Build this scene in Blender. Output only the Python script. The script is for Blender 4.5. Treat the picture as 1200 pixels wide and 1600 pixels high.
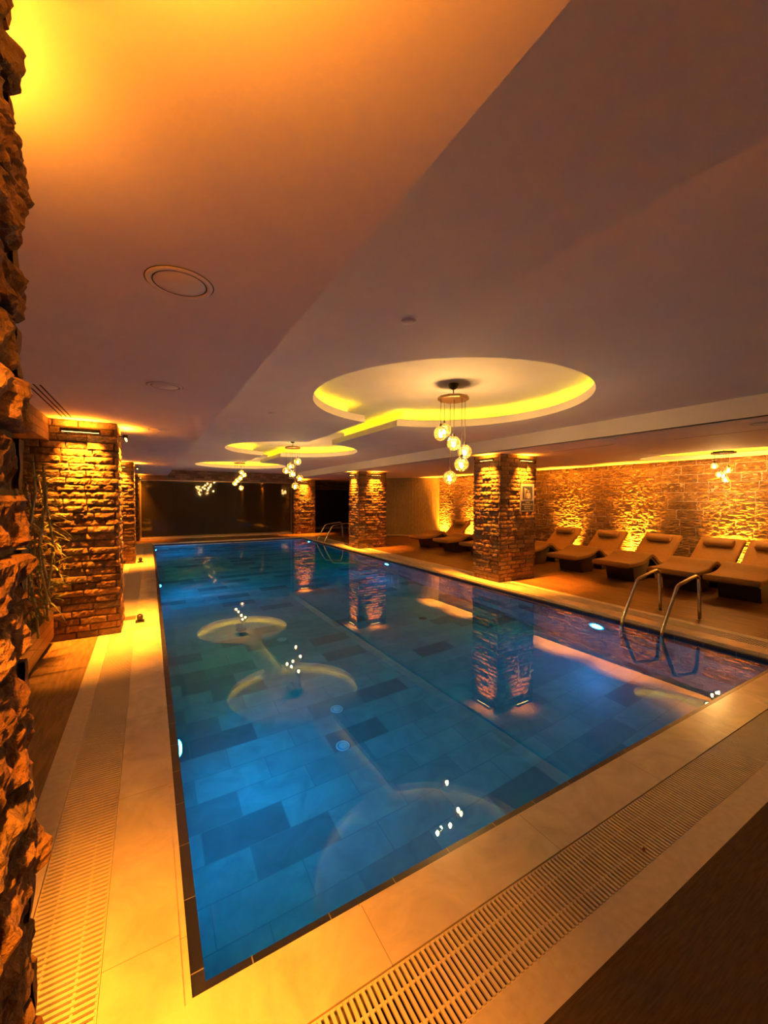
import bpy, bmesh, math, random
from math import sin, cos, pi, radians, atan2, sqrt
from mathutils import Vector, Matrix, noise
from mathutils.geometry import tessellate_polygon

for o in list(bpy.data.objects):
    bpy.data.objects.remove(o)
S = bpy.context.scene
C = S.collection
random.seed(7)

# ------------------------------------------------------------------ camera
CAM_H = 1.6
yaw, pit, rol, FPX = .5294, .0336, .0035, 628.
fw = Vector((sin(yaw) * cos(pit), cos(yaw) * cos(pit), -sin(pit)))
rt = Vector((cos(yaw), -sin(yaw), 0))
up = rt.cross(fw)
r2 = cos(rol) * rt + sin(rol) * up
u2 = -sin(rol) * rt + cos(rol) * up
cd = bpy.data.cameras.new('camera')
cam = bpy.data.objects.new('camera', cd)
C.objects.link(cam)
m = Matrix((r2, u2, -fw)).transposed().to_4x4()
m.translation = Vector((0, 0, CAM_H))
cam.matrix_world = m
cd.sensor_fit = 'VERTICAL'
cd.sensor_height = 32.0
cd.lens = 32.0 * FPX / 1600
cd.clip_start = .02
S.camera = cam

# ------------------------------------------------------------------ world, view
w = bpy.data.worlds.new('world')
S.world = w
w.use_nodes = True
w.node_tree.nodes['Background'].inputs[0].default_value = (.02, .016, .014, 1)
w.node_tree.nodes['Background'].inputs[1].default_value = .2
S.view_settings.view_transform = 'Standard'
S.view_settings.look = 'None'
S.view_settings.exposure = 0.42
S.view_settings.gamma = 1
S.view_settings.use_curve_mapping = False
S.cycles.caustics_refractive = True
S.cycles.caustics_reflective = False
S.cycles.max_bounces = 10
S.cycles.transparent_max_bounces = 16
S.cycles.sample_clamp_indirect = 6

AMBER = (1, .27, .012)
YELLOW = (1, .70, .003)
WARM = (1, .57, .22)
BLUE = (.0, .36, 1.0)
P_WASH = 64.0        # column wall washers
P_SPILL = 10.0
P_UP = 95.0         # stone wall uplights
E_POOL = 390.0
E_BULB = 470.0
E_COVE = 26.0

# ------------------------------------------------------------------ helpers
class MB:
    def __init__(s):
        s.v = []; s.f = []; s.sm = []
    def add(s, vs, fs, smooth=False):
        b = len(s.v)
        s.v += [tuple(v) for v in vs]
        s.f += [tuple(i + b for i in f) for f in fs]
        s.sm += [smooth] * len(fs)
        return s
    def box(s, a, b):
        x0, y0, z0 = a; x1, y1, z1 = b
        return s.add([(x0,y0,z0),(x1,y0,z0),(x1,y1,z0),(x0,y1,z0),(x0,y0,z1),(x1,y0,z1),(x1,y1,z1),(x0,y1,z1)],
                     [(0,3,2,1),(4,5,6,7),(0,1,5,4),(1,2,6,5),(2,3,7,6),(3,0,4,7)])
    def quad(s, *p):
        return s.add(p, [tuple(range(len(p)))])
    def tube(s, pts, r, n=10, cap=True, smooth=True):
        pts = [Vector(p) for p in pts]
        rs = r if isinstance(r, (list, tuple)) else [r] * len(pts)
        t0 = (pts[1] - pts[0]).normalized()
        ref = Vector((0, 0, 1)) if abs(t0.z) < .9 else Vector((1, 0, 0))
        nrm = t0.cross(ref).normalized()
        vs = []
        for i, p in enumerate(pts):
            t = (pts[min(i + 1, len(pts) - 1)] - pts[max(i - 1, 0)]).normalized()
            nrm = (nrm - t * nrm.dot(t)).normalized()
            bn = t.cross(nrm)
            for k in range(n):
                a = 2 * pi * k / n
                vs.append(p + (nrm * cos(a) + bn * sin(a)) * rs[i])
        fs = []
        for i in range(len(pts) - 1):
            for k in range(n):
                fs.append((i*n+k, i*n+(k+1)%n, (i+1)*n+(k+1)%n, (i+1)*n+k))
        s.add(vs, fs, smooth)
        if cap:
            s.add(vs[:n], [tuple(range(n))[::-1]]); s.add(vs[-n:], [tuple(range(n))])
        return s
    def lathe(s, prof, c=(0,0,0), n=24, smooth=True):
        vs = []
        for r, z in prof:
            for k in range(n):
                a = 2*pi*k/n
                vs.append((c[0]+r*cos(a), c[1]+r*sin(a), c[2]+z))
        fs = []
        for i in range(len(prof)-1):
            for k in range(n):
                fs.append((i*n+k, i*n+(k+1)%n, (i+1)*n+(k+1)%n, (i+1)*n+k))
        s.add(vs, fs, smooth)
        return s
    def sphere(s, c, r, n=16, m_=10):
        prof = [(max(1e-4, r*sin(pi*i/m_)), -r*cos(pi*i/m_)) for i in range(m_+1)]
        return s.lathe(prof, c, n)
    def prism(s, poly, d, axis='y', c=0.0, smooth=False):
        """poly: 2D outline (a,b); extruded +-d along axis"""
        n = len(poly)
        def P(a, b, t):
            return (a, t, b) if axis == 'y' else ((a, b, t) if axis == 'z' else (t, a, b))
        vs = [P(a, b, c - d) for a, b in poly] + [P(a, b, c + d) for a, b in poly]
        tris = tessellate_polygon([[Vector((a, b, 0)) for a, b in poly]])
        fs = [tuple(t) for t in tris] + [tuple(i + n for i in t)[::-1] for t in tris]
        s.add(vs, fs)
        s.add(vs, [(i, (i+1) % n, n + (i+1) % n, n + i) for i in range(n)], smooth)
        return s
    def mesh(s, name):
        me = bpy.data.meshes.new(name)
        me.from_pydata(s.v, [], s.f)
        me.polygons.foreach_set('use_smooth', s.sm)
        me.validate()
        me.update()
        return me
    def build(s, name, mat, parent=None, fix=True):
        me = s.mesh(name)
        if fix:
            bm = bmesh.new(); bm.from_mesh(me)
            bmesh.ops.remove_doubles(bm, verts=bm.verts, dist=1e-5)
            bmesh.ops.recalc_face_normals(bm, faces=bm.faces)
            bm.to_mesh(me); bm.free()
        me.materials.append(mat)
        o = bpy.data.objects.new(name, me)
        C.objects.link(o)
        if parent: o.parent = parent
        return o

def tag(o, label=None, cat=None, group=None, kind=None):
    if label: o['label'] = label
    if cat: o['category'] = cat
    if group: o['group'] = group
    if kind: o['kind'] = kind
    return o
def thing(name, label, cat, loc=(0,0,0), rz=0, group=None):
    o = bpy.data.objects.new(name, None); C.objects.link(o)
    o.location = loc; o.rotation_euler = (0, 0, rz); o.empty_display_size = .1
    return tag(o, label, cat, group)
def struct(name, mb, mat, label=None, fix=True):
    return tag(mb.build(name, mat, fix=fix), label, None, None, 'structure')
def copy_tree(o, parent=None):
    c = o.copy(); C.objects.link(c); c.parent = parent
    for ch in list(o.children): copy_tree(ch, c)
    return c
def catmull(P, n=6):
    out = []
    for i in range(len(P)-1):
        p0, p1, p2, p3 = P[max(i-1,0)], P[i], P[i+1], P[min(i+2,len(P)-1)]
        for k in range(n):
            t = k/n
            out.append(tuple(.5*((2*b)+(-a+c_)*t+(2*a-5*b+4*c_-d)*t*t+(-a+3*b-3*c_+d)*t**3) for a,b,c_,d in zip(p0,p1,p2,p3)))
    out.append(tuple(P[-1]))
    return out
def lamp(kind, name, parent, loc, energy, color, **k):
    l = bpy.data.lights.new(name, kind)
    l.energy = energy; l.color = color
    rot = k.pop('rot', None)
    for a, b in k.items(): setattr(l, a, b)
    o = bpy.data.objects.new(name, l); C.objects.link(o)
    o.location = loc
    if rot: o.rotation_euler = rot
    if parent: o.parent = parent
    return o

# ------------------------------------------------------------------ materials
class NT:
    def __init__(s, name):
        s.m = bpy.data.materials.new(name); s.m.use_nodes = True
        s.t = s.m.node_tree; s.n = s.t.nodes
        s.b = s.n['Principled BSDF']
    def new(s, typ, **k):
        n = s.n.new(typ)
        for a, b in k.items():
            if a.startswith('i_'):
                key = a[2:]
                n.inputs[int(key) if key.isdigit() else key].default_value = b
            else: setattr(n, a, b)
        return n
    def l(s, a, b): s.t.links.new(a, b)
def simple(name, col, rough=.5, metal=0, spec=.5, **k):
    t = NT(name)
    t.b.inputs['Base Color'].default_value = (*col, 1)
    t.b.inputs['Roughness'].default_value = rough
    t.b.inputs['Metallic'].default_value = metal
    t.b.inputs['Specular IOR Level'].default_value = spec
    return t.m
def ramp(t, fac, stops):
    r = t.new('ShaderNodeValToRGB')
    e = r.color_ramp.elements
    while len(e) < len(stops): e.new(.5)
    for i, (p, c) in enumerate(stops):
        e[i].position = p; e[i].color = (*c, 1)
    t.l(fac, r.inputs[0])
    return r.outputs[0]
def mul(t, a, b, mode='MULTIPLY', fac=1):
    m_ = t.new('ShaderNodeMix', data_type='RGBA', blend_type=mode)
    m_.inputs[0].default_value = fac
    t.l(a, m_.inputs[6])
    if isinstance(b, tuple): m_.inputs[7].default_value = (*b, 1)
    else: t.l(b, m_.inputs[7])
    return m_.outputs[2]
def noisy(name, c1, c2, scale=8, rough=.6, bump=.1, bscale=60, stretch=(1,1,1), detail=6, spec=.5, bdist=.01, lo=.3, hi=.7):
    t = NT(name)
    tc = t.new('ShaderNodeTexCoord')
    mp = t.new('ShaderNodeMapping'); mp.inputs['Scale'].default_value = stretch
    t.l(tc.outputs['Object'], mp.inputs[0])
    nz = t.new('ShaderNodeTexNoise', i_Scale=scale, i_Detail=detail)
    t.l(mp.outputs[0], nz.inputs[0])
    col = ramp(t, nz.outputs[0], [(lo, c1), (hi, c2)])
    t.l(col, t.b.inputs['Base Color'])
    t.b.inputs['Roughness'].default_value = rough
    t.b.inputs['Specular IOR Level'].default_value = spec
    n2 = t.new('ShaderNodeTexNoise', i_Scale=bscale, i_Detail=5)
    t.l(mp.outputs[0], n2.inputs[0])
    bp = t.new('ShaderNodeBump', i_Strength=bump, i_Distance=bdist)
    t.l(n2.outputs[0], bp.inputs['Height']); t.l(bp.outputs[0], t.b.inputs['Normal'])
    return t.m
def island_brick(name, stops, rough=.75, bump=.6, bscale=45, bdist=.012, spec=.45, nsc=25):
    t = NT(name)
    g = t.new('ShaderNodeNewGeometry')
    tc = t.new('ShaderNodeTexCoord')
    col = ramp(t, g.outputs['Random Per Island'], stops)
    nz = t.new('ShaderNodeTexNoise', i_Scale=nsc, i_Detail=6, i_Roughness=.65)
    t.l(tc.outputs['Object'], nz.inputs[0])
    sp = ramp(t, nz.outputs[0], [(.3, (.55,.5,.45)), (.65, (1.15,1.1,1.0))])
    t.l(mul(t, col, sp), t.b.inputs['Base Color'])
    t.b.inputs['Roughness'].default_value = rough
    t.b.inputs['Specular IOR Level'].default_value = spec
    n2 = t.new('ShaderNodeTexNoise', i_Scale=bscale, i_Detail=8, i_Roughness=.6)
    t.l(tc.outputs['Object'], n2.inputs[0])
    bp = t.new('ShaderNodeBump', i_Strength=bump, i_Distance=bdist)
    t.l(n2.outputs[0], bp.inputs['Height']); t.l(bp.outputs[0], t.b.inputs['Normal'])
    return t.m
def tiles(name, axes, stops, bw, rh, mortar=(.1,.1,.1), msize=.004, off=.5, rough=.25, bump=.15, veins=None, spec=.5, shift=(0,0,0), nscale=(1,1,1), nfreq=3.5):
    """brick-texture tiles on the plane given by axes, e.g. 'xy'"""
    t = NT(name)
    tc = t.new('ShaderNodeTexCoord')
    sx = t.new('ShaderNodeSeparateXYZ'); t.l(tc.outputs['Object'], sx.inputs[0])
    cx = t.new('ShaderNodeCombineXYZ')
    t.l(sx.outputs['xyz'.index(axes[0])], cx.inputs[0]); t.l(sx.outputs['xyz'.index(axes[1])], cx.inputs[1])
    mp = t.new('ShaderNodeMapping'); mp.inputs['Location'].default_value = shift
    t.l(cx.outputs[0], mp.inputs[0])
    br = t.new('ShaderNodeTexBrick', offset=off, i_Scale=1.0)
    br.inputs['Color1'].default_value = (0,0,0,1); br.inputs['Color2'].default_value = (1,1,1,1); br.inputs['Mortar'].default_value = (.5,.5,.5,1)
    br.inputs['Mortar Size'].default_value = msize; br.inputs['Brick Width'].default_value = bw; br.inputs['Row Height'].default_value = rh
    br.inputs['Mortar Smooth'].default_value = .1
    t.l(mp.outputs[0], br.inputs['Vector'])
    col = ramp(t, br.outputs['Color'], stops)
    nz = t.new('ShaderNodeTexNoise', i_Scale=nfreq, i_Detail=8, i_Roughness=.6, i_Distortion=1.2)
    m3 = t.new('ShaderNodeMapping'); m3.inputs['Scale'].default_value = nscale
    t.l(tc.outputs['Object'], m3.inputs[0]); t.l(m3.outputs[0], nz.inputs[0])
    v = ramp(t, nz.outputs[0], veins or [(.3, (.75,.75,.75)), (.7, (1.1,1.1,1.1))])
    col = mul(t, col, v)
    mx = t.new('ShaderNodeMix', data_type='RGBA')
    t.l(br.outputs['Fac'], mx.inputs[0]); t.l(col, mx.inputs[6]); mx.inputs[7].default_value = (*mortar, 1)
    t.l(mx.outputs[2], t.b.inputs['Base Color'])
    t.b.inputs['Roughness'].default_value = rough
    t.b.inputs['Specular IOR Level'].default_value = spec
    inv = t.new('ShaderNodeMath', operation='SUBTRACT'); inv.inputs[0].default_value = 1
    t.l(br.outputs['Fac'], inv.inputs[1])
    bp = t.new('ShaderNodeBump', i_Strength=bump, i_Distance=.004)
    t.l(inv.outputs[0], bp.inputs['Height']); t.l(bp.outputs[0], t.b.inputs['Normal'])
    return t.m
def emis(name, col, st):
    t = NT(name)
    t.b.inputs['Base Color'].default_value = (*col, 1)
    t.b.inputs['Emission Color'].default_value = (*col, 1)
    t.b.inputs['Emission Strength'].default_value = st
    return t.m

M = {}
M['plaster'] = noisy('painted_plaster', (.74,.70,.68), (.78,.745,.725), 2.5, .75, .06, 90, bdist=.002, spec=.25)
M['recess'] = noisy('recess_plaster', (.78,.75,.70), (.82,.79,.74), 3, .75, .05, 90, bdist=.002, spec=.25)
M['marble'] = tiles('cream_marble_xy', 'xy', [(0,(.62,.57,.48)),(1,(.70,.64,.54))], .9, 3.0, (.30,.26,.2), .0015, .0, .22, .05, shift=(.2,.7,0))
M['marble_l'] = tiles('cream_marble_yx', 'yx', [(0,(.60,.55,.46)),(1,(.70,.64,.54))], .9, 3.0, (.30,.26,.2), .0015, .0, .18, .05, shift=(.2,.7,0))
M['stone_band'] = noisy('pale_stone_band', (.50,.45,.38), (.60,.55,.47), 30, .5, .12, 200, bdist=.002)
M['grate'] = noisy('cream_grate_plastic', (.60,.54,.47), (.68,.62,.54), 6, .4, .04, 120, bdist=.001)
M['channel'] = simple('dark_channel', (.006,.003,.002), .9)
M['carpet'] = noisy('brown_woven_floor', (.028,.017,.009), (.062,.040,.023), 9, .9, .35, 45, stretch=(1.3,14,1), bdist=.004)
M['deck'] = tiles('brown_wood_look_tile', 'yx', [(0,(.125,.062,.026)),(1,(.19,.10,.045))], 1.2, .6, (.09,.05,.025), .003, .5, .45, .1, spec=.3,
                  veins=[(.3,(.45,.42,.38)),(.7,(1.5,1.4,1.25))], nscale=(9,1.1,1), nfreq=2.2)
M['deck_l'] = noisy('brown_grooved_stone_floor', (.10,.060,.030), (.24,.15,.085), 5, .5, .5, 25, stretch=(7,1,1), bdist=.006)
M['poolfloor'] = tiles('pool_floor_tile', 'xy', [(0,(.20,.21,.22)),(.15,(.23,.24,.25)),(.21,(.35,.37,.37)),(.6,(.42,.44,.43)),(1,(.48,.49,.47))], .59, .265, (.26,.28,.29), .004, .5, .4, .1,
                       veins=[(.3,(.72,.74,.76)),(.7,(1.1,1.1,1.1))], shift=(-.295,.035,0))
POOLST = [(0,(.20,.21,.22)),(.3,(.40,.41,.41)),(1,(.56,.57,.54))]
M['poolwall_x'] = tiles('pool_wall_tile_yz', 'yz', POOLST, .59, .265, (.28,.3,.31), .004)
M['poolwall_y'] = tiles('pool_wall_tile_xz', 'xz', POOLST, .59, .265, (.28,.3,.31), .004)
M['navy_x'] = tiles('navy_edge_tile_y', 'yx', [(0,(.012,.014,.035)),(1,(.022,.025,.055))], .295, 3.0, (.20,.20,.2), .0022, 0, .3, .2, shift=(0,.7,0))
M['navy_y'] = tiles('navy_edge_tile_x', 'xy', [(0,(.012,.014,.035)),(1,(.022,.025,.055))], .295, 3.0, (.20,.20,.2), .0022, 0, .3, .2, shift=(0,.7,0))
M['brick'] = island_brick('split_brick', [(0,(.065,.035,.022)),(.25,(.15,.075,.045)),(.5,(.12,.09,.075)),(.75,(.22,.12,.07)),(1,(.17,.125,.095))])
M['mortar'] = noisy('brick_mortar', (.07,.055,.045), (.12,.095,.075), 20, .9, .5, 60)
M['rubble'] = island_brick('rough_rubble_stone', [(0,(.07,.03,.016)),(.3,(.14,.07,.038)),(.6,(.10,.068,.045)),(1,(.19,.105,.062))], .8, 1.0, 30, .02, nsc=14)
M['lime'] = island_brick('limestone_block', [(0,(.20,.135,.08)),(.5,(.25,.17,.10)),(1,(.30,.21,.13))], .8, .8, 22, .02, nsc=9)
M['limemortar'] = noisy('pale_mortar', (.55,.47,.36), (.66,.57,.45), 20, .9, .3, 60)
M['lintel'] = tiles('lintel_brick', 'xz', [(0,(.07,.04,.025)),(.5,(.16,.09,.055)),(1,(.24,.14,.09))], .26, .085, (.10,.07,.05), .006, .5, .8, .5)
M['lintel_y'] = tiles('lintel_brick_y', 'yz', [(0,(.10,.06,.035)),(.5,(.20,.12,.07)),(1,(.28,.17,.11))], .26, .085, (.10,.07,.05), .006, .5, .8, .5)
M['reed'] = noisy('reeded_panel', (.22,.18,.09), (.40,.33,.18), 9, .45, .5, 50, stretch=(6,6,1), bdist=.01)
M['darkglass'] = simple('dark_tinted_glass', (.028,.021,.010), .04, 0, .6)
M['frame'] = simple('bronze_frame', (.30,.22,.14), .35, .6)
M['steel'] = simple('stainless_steel', (.62,.60,.57), .16, 1)
M['blackmetal'] = simple('dark_fixture_metal', (.03,.025,.02), .45, .6)
M['brass'] = simple('aged_brass_plate', (.32,.20,.10), .35, .8)
M['cord'] = simple('dark_cord', (.05,.035,.025), .5)
M['bulb'] = emis('glowing_bulb', WARM, E_BULB)
M['cove'] = emis('amber_led_strip', YELLOW, E_COVE)
M['cove_soft'] = emis('amber_led_strip_soft', (1,.42,.03), 1.6)
M['washlens'] = emis('amber_lens', (1,.62,.12), 14)
M['poollens_left'] = emis('pool_lamp_lens_left', (.02,.40,.92), E_POOL)
M['poollens_right'] = emis('pool_lamp_lens_right', (.06,.40,1.0), E_POOL*.35)
M['rim'] = simple('white_lamp_rim', (.7,.72,.74), .35)
M['cushion'] = noisy('tan_cushion_fabric', (.27,.15,.045), (.31,.175,.055), 20, .75, .15, 150, bdist=.002)
M['pillow'] = noisy('tan_pillow_fabric', (.33,.195,.075), (.37,.22,.09), 20, .75, .15, 150, bdist=.002)
M['shell'] = simple('dark_lounger_shell', (.018,.011,.008), .4)
M['planter'] = tiles('planter_wood', 'yz', [(0,(.16,.075,.03)),(1,(.26,.13,.06))], 2.2, .09, (.02,.01,.006), .004, .4, .45, .4)
M['leaf'] = noisy('artificial_leaf', (.035,.055,.02), (.10,.13,.045), 10, .5, .1, 60)
M['cane'] = simple('pale_cane_stem', (.32,.30,.20), .5)
M['flower'] = simple('yellow_flower', (.75,.60,.18), .6)
M['fiberwall'] = M['lintel_y']
M['signwhite'] = simple('sign_silver', (.66,.66,.64), .35)
M['signblack'] = simple('sign_black', (.02,.018,.018), .3)
M['signprint'] = simple('sign_print', (.78,.76,.70), .5)
M['slot'] = simple('slot_black', (.008,.006,.005), .8)
M['speck'] = simple('dry_leaf', (.16,.035,.015), .7)

# water : smooth dielectric surface
t = NT('pool_water')
t.n.remove(t.b)
gl = t.new('ShaderNodeBsdfRefraction', i_IOR=1.333, i_Roughness=0.0)
gl.inputs['Color'].default_value = (.14, .80, 1, 1)
gy = t.new('ShaderNodeBsdfGlossy', i_Roughness=0.0)
gy.inputs['Color'].default_value = (1, 1, 1, 1)
fr_ = t.new('ShaderNodeFresnel', i_IOR=1.333)
tc = t.new('ShaderNodeTexCoord')
nz = t.new('ShaderNodeTexNoise', i_Scale=5.0, i_Detail=2.0); t.l(tc.outputs['Object'], nz.inputs[0])
bp = t.new('ShaderNodeBump', i_Strength=.02, i_Distance=.004); t.l(nz.outputs[0], bp.inputs['Height'])
mxs = t.new('ShaderNodeMixShader')
for q_ in (gl, gy, fr_): t.l(bp.outputs[0], q_.inputs['Normal'])
t.l(fr_.outputs[0], mxs.inputs[0]); t.l(gl.outputs[0], mxs.inputs[1]); t.l(gy.outputs[0], mxs.inputs[2])
t.l(mxs.outputs[0], t.n['Material Output'].inputs['Surface'])
M['water'] = t.m

# thin crackled glass of the globes
t = NT('crackled_globe_glass'); t.n.remove(t.b)
tr = t.new('ShaderNodeBsdfTransparent'); tr.inputs[0].default_value = (1, .90, .62, 1)
gs = t.new('ShaderNodeBsdfGlossy', i_Roughness=.08)
df = t.new('ShaderNodeBsdfTranslucent'); df.inputs[0].default_value = (1, .66, .16, 1)
vo = t.new('ShaderNodeTexVoronoi', feature='DISTANCE_TO_EDGE', i_Scale=28.0)
tc = t.new('ShaderNodeTexCoord'); t.l(tc.outputs['Object'], vo.inputs['Vector'])
bp = t.new('ShaderNodeBump', i_Strength=.8, i_Distance=.01); t.l(vo.outputs[0], bp.inputs['Height']); t.l(bp.outputs[0], gs.inputs['Normal'])
lw = t.new('ShaderNodeLayerWeight', i_Blend=.25)
cf = ramp(t, vo.outputs[0], [(.0, (.10,)*3), (.12, (.018,)*3)])
m1 = t.new('ShaderNodeMixShader'); t.l(cf, m1.inputs[0]); t.l(tr.outputs[0], m1.inputs[1]); t.l(df.outputs[0], m1.inputs[2])
m2 = t.new('ShaderNodeMixShader'); t.l(lw.outputs['Fresnel'], m2.inputs[0]); t.l(m1.outputs[0], m2.inputs[1]); t.l(gs.outputs[0], m2.inputs[2])
t.l(m2.outputs[0], t.n['Material Output'].inputs['Surface'])
M['globe'] = t.m

# ------------------------------------------------------------------ plan constants
ZL, ZH, ZR, ZT = 2.46, 2.68, 2.95, 3.05
XL, XR = -1.3, 10.3                 # side walls
YN, YG, YF = -2.5, 17.75, 20.0      # near wall, glass wall, far glass
PX0, PX1, PY0, PY1 = .075, 5.50, 1.362, 16.1   # coping edge of the pool
EX0, EX1 = .64, 5.42                # raised ceiling
ZW = -.06

# ------------------------------------------------------------------ floors
def slab(x0, y0, x1, y1, z0=-.1, z1=0.0): return MB().box((x0,y0,z0),(x1,y1,z1))
CW, GW, BW = .235, .243, .12        # coping, grate, band widths
cx0, cx1, cy0, cy1 = PX0-CW, PX1+CW, PY0-CW, PY1+CW
gx0, gx1, gy0, gy1 = cx0-GW, cx1+GW, cy0-GW, cy1+GW
bx0, bx1, by0, by1 = gx0-BW, gx1+BW, gy0-BW, gy1+BW
# coping as four pieces, two for each grain direction
mb = MB().box((PX0-CW, cy0, -.1), (cx1, PY0, 0)); mb.box((PX0-CW, PY1, -.1), (cx1, cy1, 0))
struct('coping_cross', mb, M['marble'], 'cream marble pool coping across both ends')
mb = MB().box((cx0, PY0, -.1), (PX0, PY1, 0)); mb.box((PX1, PY0, -.1), (cx1, PY1, 0))
struct('coping_long', mb, M['marble_l'], 'cream marble pool coping along both long sides')
mb = MB().box((bx0, gy0, -.1), (gx0, cy1, 0)); mb.box((gx1, gy0, -.1), (bx1, cy1, 0)); mb.box((bx0, by0, -.1), (bx1, gy0, 0))
struct('border_band', mb, M['stone_band'], 'pale stone band outside the drain grates')
mb = MB().box((bx1, by0, -.1), (XR, YF, 0)); mb.box((bx0, cy1, -.1), (bx1, YF, 0))
struct('floor_deck', mb, M['deck'], 'brown wood-look tile deck')
struct('floor_left', slab(XL, by0, bx0, YF), M['deck_l'], 'brown grooved strip floor on the left')
struct('floor_near', slab(XL, YN, XR, by0), M['carpet'], 'dark brown woven floor')

# pool ledge (cream lip then navy tile) and basin
L1, L2 = .024, .068
def ring(x0, y0, x1, y1, a, b, z, h=.06):
    """flat ring between inset a and inset b, split in long and cross pieces"""
    lo = MB().box((x0+a, y0+a, z-h), (x0+b, y1-a, z)); lo.box((x1-b, y0+a, z-h), (x1-a, y1-a, z))
    cr = MB().box((x0+b, y0+a, z-h), (x1-b, y0+b, z)); cr.box((x0+b, y1-b, z-h), (x1-b, y1-a, z))
    return lo, cr
lo, cr = ring(PX0, PY0, PX1, PY1, 0, L1, -.018)
struct('trim_1', lo, M['marble_l'], 'cream lip along the long pool sides'); struct('trim_2', cr, M['marble'], 'cream lip along the pool ends')
lo, cr = ring(PX0, PY0, PX1, PY1, L1, L2, -.036)
struct('trim_3', lo, M['navy_x'], 'navy edge tiles along the long pool sides'); struct('trim_4', cr, M['navy_y'], 'navy edge tiles along the pool ends')
WX0, WX1, WY0, WY1 = PX0+L2, PX1-L2, PY0+L2, PY1-L2
ZP = -1.45
struct('pool_floor', MB().quad((WX0,WY0,ZP),(WX1,WY0,ZP),(WX1,WY1,ZP),(WX0,WY1,ZP)), M['poolfloor'], 'stone tiled pool floor', False)
def wall_faces(z0, z1, e=0):
    a = MB().quad((WX0-e,WY0-e,z0),(WX0-e,WY1+e,z0),(WX0-e,WY1+e,z1),(WX0-e,WY0-e,z1)); a.quad((WX1+e,WY1+e,z0),(WX1+e,WY0-e,z0),(WX1+e,WY0-e,z1),(WX1+e,WY1+e,z1))
    b = MB().quad((WX1+e,WY0-e,z0),(WX0-e,WY0-e,z0),(WX0-e,WY0-e,z1),(WX1+e,WY0-e,z1)); b.quad((WX0-e,WY1+e,z0),(WX1+e,WY1+e,z0),(WX1+e,WY1+e,z1),(WX0-e,WY1+e,z1))
    return a, b
a, b = wall_faces(ZP, -.30)
struct('pool_wall_long', a, M['poolwall_x'], None, False); struct('pool_wall_cross', b, M['poolwall_y'], None, False)
a, b = wall_faces(-.30, -.09)
struct('pool_waterline_long', a, M['navy_x'], None, False); struct('pool_waterline_cross', b, M['navy_y'], None, False)
o = struct('pool_water', MB().quad((WX0,WY0,ZW),(WX1,WY0,ZW),(WX1,WY1,ZW),(WX0,WY1,ZW)), M['water'], 'still blue pool water', False)

# ------------------------------------------------------------------ ceilings
def arc(cx, cy, r, a0, a1, n):
    return [(cx + r*cos(a0+(a1-a0)*i/n), cy + r*sin(a0+(a1-a0)*i/n)) for i in range(n+1)]
CIRC = [(2.94, 3.62, 1.50), (2.85, 8.95, 1.45), (2.70, 14.0, 1.42)]
CORR = [(2.66, 3.20), (2.50, 2.97)]
def outline(e):
    def ang(c, x): return math.acos((x - c[0]) / (c[2] + e))
    n = 40
    c1, c2, c3 = CIRC
    (l1, q1), (l2, q2) = [(a-e, b+e) for a, b in CORR]
    pts = []
    pts += arc(c1[0], c1[1], c1[2]+e, ang(c1, l1), ang(c1, q1) + 2*pi, 2*n)
    pts += arc(c2[0], c2[1], c2[2]+e, -ang(c2, q1), ang(c2, q2), n)
    pts += arc(c3[0], c3[1], c3[2]+e, -ang(c3, q2), 2*pi - ang(c3, l2), 2*n)
    pts += arc(c2[0], c2[1], c2[2]+e, ang(c2, l2), 2*pi - ang(c2, l1), n)
    return pts
def holed(mb, rect, hole, z0, z1):
    x0, y0, x1, y1 = rect
    outer = [(x0,y0),(x1,y0),(x1,y1),(x0,y1)]
    P = [Vector((a,b,0)) for a,b in outer]; Q = [Vector((a,b,0)) for a,b in hole]
    tris = tessellate_polygon([P, Q])
    allp = outer + hole; n = len(allp)
    mb.add([(a,b,z0) for a,b in allp] + [(a,b,z1) for a,b in allp],
           [tuple(t) for t in tris] + [tuple(i+n for i in t)[::-1] for t in tris])
    k = len(hole)
    mb.add([(a,b,z0) for a,b in hole] + [(a,b,z1) for a,b in hole], [(i,(i+1)%k,k+(i+1)%k,k+i) for i in range(k)])
    return mb
def wallring(mb, pts, z0, z1):
    k = len(pts)
    mb.add([(a,b,z0) for a,b in pts] + [(a,b,z1) for a,b in pts], [(i,(i+1)%k,k+(i+1)%k,k+i) for i in range(k)])
    return mb
LIP = .095
struct('ceiling_raised', holed(MB(), (EX0, YN, EX1, YG+.1), outline(0), ZH, ZH+LIP), M['plaster'], 'smooth raised ceiling with three linked round recesses')
mb = wallring(MB(), outline(.20), ZH+LIP, ZR)
struct('cove_wall', mb, M['recess'], 'cove wall around the recesses', False)
mb = MB().box((EX0-.2, YN, ZR), (EX1+.2, YF, ZT))
struct('ceiling_recess', mb, M['recess'], 'cream recess ceiling')
struct('ceiling_left', MB().box((XL-.1, YN, ZL), (EX0, YG+.1, ZH+.3)), M['plaster'], 'lower ceiling over the left walkway')
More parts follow.
